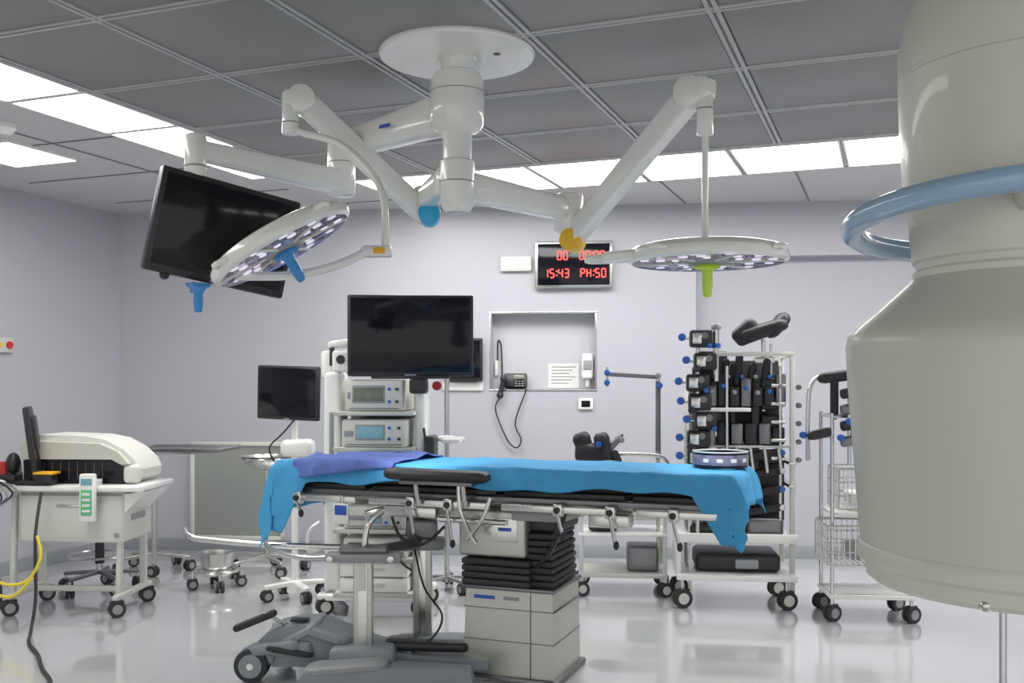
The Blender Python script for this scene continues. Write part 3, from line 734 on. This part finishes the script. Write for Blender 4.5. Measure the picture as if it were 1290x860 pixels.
# frames
for y in (-.18,.24):
    b.bx(.36,.392,y-.014,y+.014,.10,1.68,m_white2,.004)
    b.bx(-.30,-.276,y-.012,y+.012,.10,1.55,m_white2,.004)
b.bx(.36,.392,-.18,.24,1.66,1.69,m_white2,.004)
for z in (1.68,.46,.22): b.bx(-.32 if z<1 else -.12,.39,-.195,-.165,z-.014,z+.014,m_white2,.004)
b.bx(-.24,.10,-.26,.2,1.30,1.325,m_white,.005); b.bx(-.26,.36,-.18,.22,1.06,1.075,m_white2,.005)
b.bx(-.36,.39,-.24,.26,.445,.47,m_white,.008); b.bx(-.36,.39,-.24,.26,.21,.235,m_white,.008)
b.bx(-.38,.40,-.26,-.22,.44,.50,m_white,.006); b.bx(-.38,.40,-.26,-.22,.19,.23,m_white,.006)
b.bx(-.38,-.35,-.24,.26,.20,.50,m_white,.006)
for x in (-.34,.34):
    for y in (-.2,.22): b.caster(x,y,.062,.20,.3,m_white2)
for z in (.80,.95): b.bx(.35,.40,-.2,.25,z,z+.02,m_steel,.003)
# dark holder plates
b.bx(-.24,-.04,-.15,-.12,.60,1.70,m_blk,.01); b.bx(-.02,.02,-.1,-.06,.6,1.62,m_blk,.01); b.bx(.12,.17,-.14,-.1,.62,1.5,m_blk,.01)
b.bx(-.26,.14,-.09,-.06,.60,1.05,m_rub,.01); b.bx(-.04,.32,.02,.05,1.08,1.64,m_rub,.01); b.bx(.12,.35,-.03,.0,.56,1.04,m_blk,.01)
b.bx(-.26,-.02,.0,.03,1.08,1.60,m_blk,.01)
for i in range(5): b.cyl((-.14,-.155,.75+i*.1),(-.14,-.15,.75+i*.1),.03,m_steel,seg=16)
for i in range(4): b.box((.02,-.12,.68+i*.1),(.14,.05,.03),m_dsteel,.006)
rnd=random.Random(8)
# column of clamps at left
for i,z in enumerate([1.78,1.63,1.49,1.36,1.24,1.12,1.0,.90]):
    x=-.30+.03*math.sin(i*2)
    b.box((x+.08,-.22,z),(.15,.10,.115),m_blk,.018); b.box((x+.05,-.28,z),(.06,.03,.07),m_steel,.006)
    b.cyl((x+.10,-.28,z+.02),(x+.10,-.27,z+.02),.022,m_dsteel,seg=16)
    knob(b,(x-.045,-.24,z+.01),m_blue,.026); b.cyl((x-.04,-.24,z),(x+.05,-.24,z),.009,m_steel,seg=10)
    if i%2: knob(b,(x+.02,-.3,z-.05),m_blk,.022)
    else: knob(b,(x+.13,-.29,z-.05),m_blue,.016)
b.cyl((-.24,-.2,.5),(-.24,-.2,1.83),.014,m_steel)
b.cyl((-.12,-.2,1.5),(-.12,-.2,1.84),.020,m_steel); b.cyl((-.12,-.2,1.84),(-.12,-.2,1.88),.035,m_gry,bev=.01); b.cyl((-.12,-.2,1.72),(-.12,-.2,1.75),.032,m_blue)
b.cyl((-.05,-.2,.5),(-.05,-.2,1.6),.012,m_steel)
# items on shelves
for i in range(7):
    x=-.18+i*.075; h=.12+.10*rnd.random(); b.bx(x,x+.068,-.18,.0,1.33,1.33+h,m_blk if i%3 else m_dsteel,.015); knob(b,(x+.03,-.2,1.36+h*.5),m_blue if i%2 else m_gry,.015)
for i in range(6):
    x=-.2+i*.09; h=.10+.09*rnd.random(); b.bx(x,x+.08,-.18,.0,1.08,1.08+h,m_blk if i%2 else m_dsteel,.015); b.cyl((x+.03,-.22,1.06),(x+.05,-.22,.9),.012,m_steel)
for i in range(5):
    x=-.16+.09*i; b.bar((x,-.13,1.48+.03*(i%2)),(x+.02,-.14,1.60+.03*(i%3)),.05,.05,m_pad,cap=.02,pw=.8); knob(b,(x+.03,-.17,1.53),m_gry if i%2 else m_blue,.014)
for i in range(4):
    z=.62+i*.12; b.bar((.05,-.15,z),(.30,-.16,z+.05),.06,.06,m_pad,cap=.02,pw=.8); knob(b,(.31,-.18,z+.05),m_blue if i%2 else m_steel,.02)
for i in range(5):
    z=.95+i*.12; b.bx(.18,.32,-.16,-.04,z,z+.09,m_blk,.02); b.cyl((.33,-.18,z+.04),(.24,-.18,z+.04),.012,m_steel); knob(b,(.42,-.16,z+.03),m_dsteel,.018)
b.cyl((.30,-.17,.5),(.30,-.17,1.6),.012,m_steel)
for i in range(3): b.bar((-.18,-.18,.60+i*.06),(.0,-.2,.86+i*.05),.04,.05,m_pad,pw=.8); 
b.bx(-.30,.05,-.2,.15,.475,.56,m_blk,.03); b.bx(.08,.32,-.2,.12,.475,.60,m_dsteel,.03); b.bx(-.25,.3,-.2,.18,.24,.36,m_blk,.03); b.bx(0,.15,-.25,-.2,.27,.33,m_gry,.01)
# padded leg holder at top right
b.cyl((.20,-.1,1.3),(.20,-.1,1.78),.014,m_steel); b.bx(.14,.27,-.14,-.06,1.62,1.66,m_steel,.006); b.cyl((.25,-.1,1.45),(.25,-.1,1.75),.010,m_steel)
b.bar((.08,-.12,1.80),(.30,-.16,1.87),.19,.11,m_pad,.15,.09,pw=.8,cap=.05); b.bar((.25,-.16,1.83),(.32,-.14,1.91),.13,.09,m_pad,pw=.8)
b.bar((.04,-.16,1.79),(.12,-.16,1.86),.08,.13,m_pad,pw=.8)
b.done()

# ------------------------------------------------------------------ wire basket trolley
b=B('wire_basket_trolley',(2.24,6.35,0),-6)
for x in (-.22,.26):
    for y in (-.16,.18): b.cyl((x,y,.10),(x,y,1.30),.012,m_steel); b.caster(x,y,.052,.12,.5)
for z in (.16,1.28): 
    b.tube([(-.22,-.16,z),(.26,-.16,z),(.26,.18,z),(-.22,.18,z)],.011,m_steel,8,closed=True,sm=1)
b.bx(-.24,.28,-.18,.2,.14,.165,m_white,.006)
def basket(z0,z1,x0,x1,y0,y1):
    for z in (z0,z0*.67+z1*.33,z0*.33+z1*.67,z1):
        b.tube([(x0,y0,z),(x1,y0,z),(x1,y1,z),(x0,y1,z)],.005 if z<z1 else .008,m_steel,6,closed=True,sm=1)
    n=16
    for i in range(n+1):
        x=x0+(x1-x0)*i/n
        b.cyl((x,y0,z0),(x,y0,z1),.0036,m_wire,seg=6); b.cyl((x,y1,z0),(x,y1,z1),.0036,m_wire,seg=6); b.cyl((x,y0,z0),(x,y1,z0),.0036,m_wire,seg=6)
    for i in range(9):
        y=y0+(y1-y0)*i/8; b.cyl((x0,y,z0),(x0,y,z1),.0036,m_wire,seg=6); b.cyl((x1,y,z0),(x1,y,z1),.0036,m_wire,seg=6)
basket(.70,.95,-.18,.24,-.17,.15); basket(.36,.60,-.26,.28,-.22,.16)
b.bx(-.1,.1,-.1,.1,.37,.48,m_gry,.02); b.bx(-.1,.2,-.1,.1,.72,.80,m_white2,.02); b.bx(-.22,.24,-.16,.16,.66,.68,m_white,.005)
b.tube([(-.36,-.12,1.0),(-.36,-.12,1.30),(-.34,-.12,1.48),(-.26,-.12,1.54),(-.18,-.12,1.54)],.014,m_steel,10)
b.bar((-.26,-.13,1.52),(-.10,-.15,1.54),.06,.07,m_pad,pw=.8); b.bar((-.20,-.13,1.5),(-.20,-.13,1.30),.05,.06,m_pad,pw=.8)
b.cyl((-.38,-.12,1.15),(-.22,-.14,1.15),.012,m_steel); knob(b,(-.39,-.12,1.16)); b.bar((-.33,-.15,1.16),(-.25,-.15,1.18),.05,.06,m_blk)
for i in range(4):
    z=1.12+.1*i; b.bar((-.16,-.18,z),(.04,-.2,z+.04),.06,.065,m_blk if i%2 else m_dsteel,cap=.015); knob(b,(-.18+.05*i,-.22,z+.03),m_blue,.022); b.cyl((-.1,-.2,z),(-.05,-.22,z-.15),.01,m_steel)
b.cyl((-.12,-.18,.98),(-.12,-.18,1.50),.012,m_steel); b.cyl((.0,-.18,.98),(.0,-.18,1.45),.012,m_steel)
b.bar((.04,-.17,1.05),(.05,-.17,1.40),.06,.06,m_pad,pw=.8); b.bar((-.08,-.17,1.36),(.02,-.17,1.44),.06,.07,m_pad,pw=.8)
b.done()

# ------------------------------------------------------------------ lights, world, camera
def spot(name,loc,tgt,e,size,col=(1,1,1)):
    l=bpy.data.lights.new(name,'SPOT'); l.energy=e; l.spot_size=math.radians(size); l.spot_blend=.6; l.shadow_soft_size=.12; l.color=col
    o=bpy.data.objects.new(name,l); S.collection.objects.link(o); o.location=loc
    o.rotation_euler=(V(tgt)-V(loc)).to_track_quat('-Z','Y').to_euler()
spot('surgical_lamp_beam',(.86,4.33,1.84),(1.0,4.9,1.07),50,34,(.97,.95,1))
spot('surgical_lamp_beam',(-.86,4.25,1.80),(-.40,5.25,1.07),110,24,(.97,.93,1))
w=bpy.data.worlds.new('world'); S.world=w; w.use_nodes=True
w.node_tree.nodes['Background'].inputs[0].default_value=(.93,.93,.91,1); w.node_tree.nodes['Background'].inputs[1].default_value=1.15
cam=bpy.data.cameras.new('camera'); cam.lens=1250/1290*36; cam.sensor_width=36; cam.shift_y=50/1290; cam.clip_start=.05
co=bpy.data.objects.new('camera',cam); S.collection.objects.link(co); co.location=(0,0,1.5); co.rotation_euler=(math.radians(90),0,0)
S.camera=co
S.view_settings.view_transform='Standard'
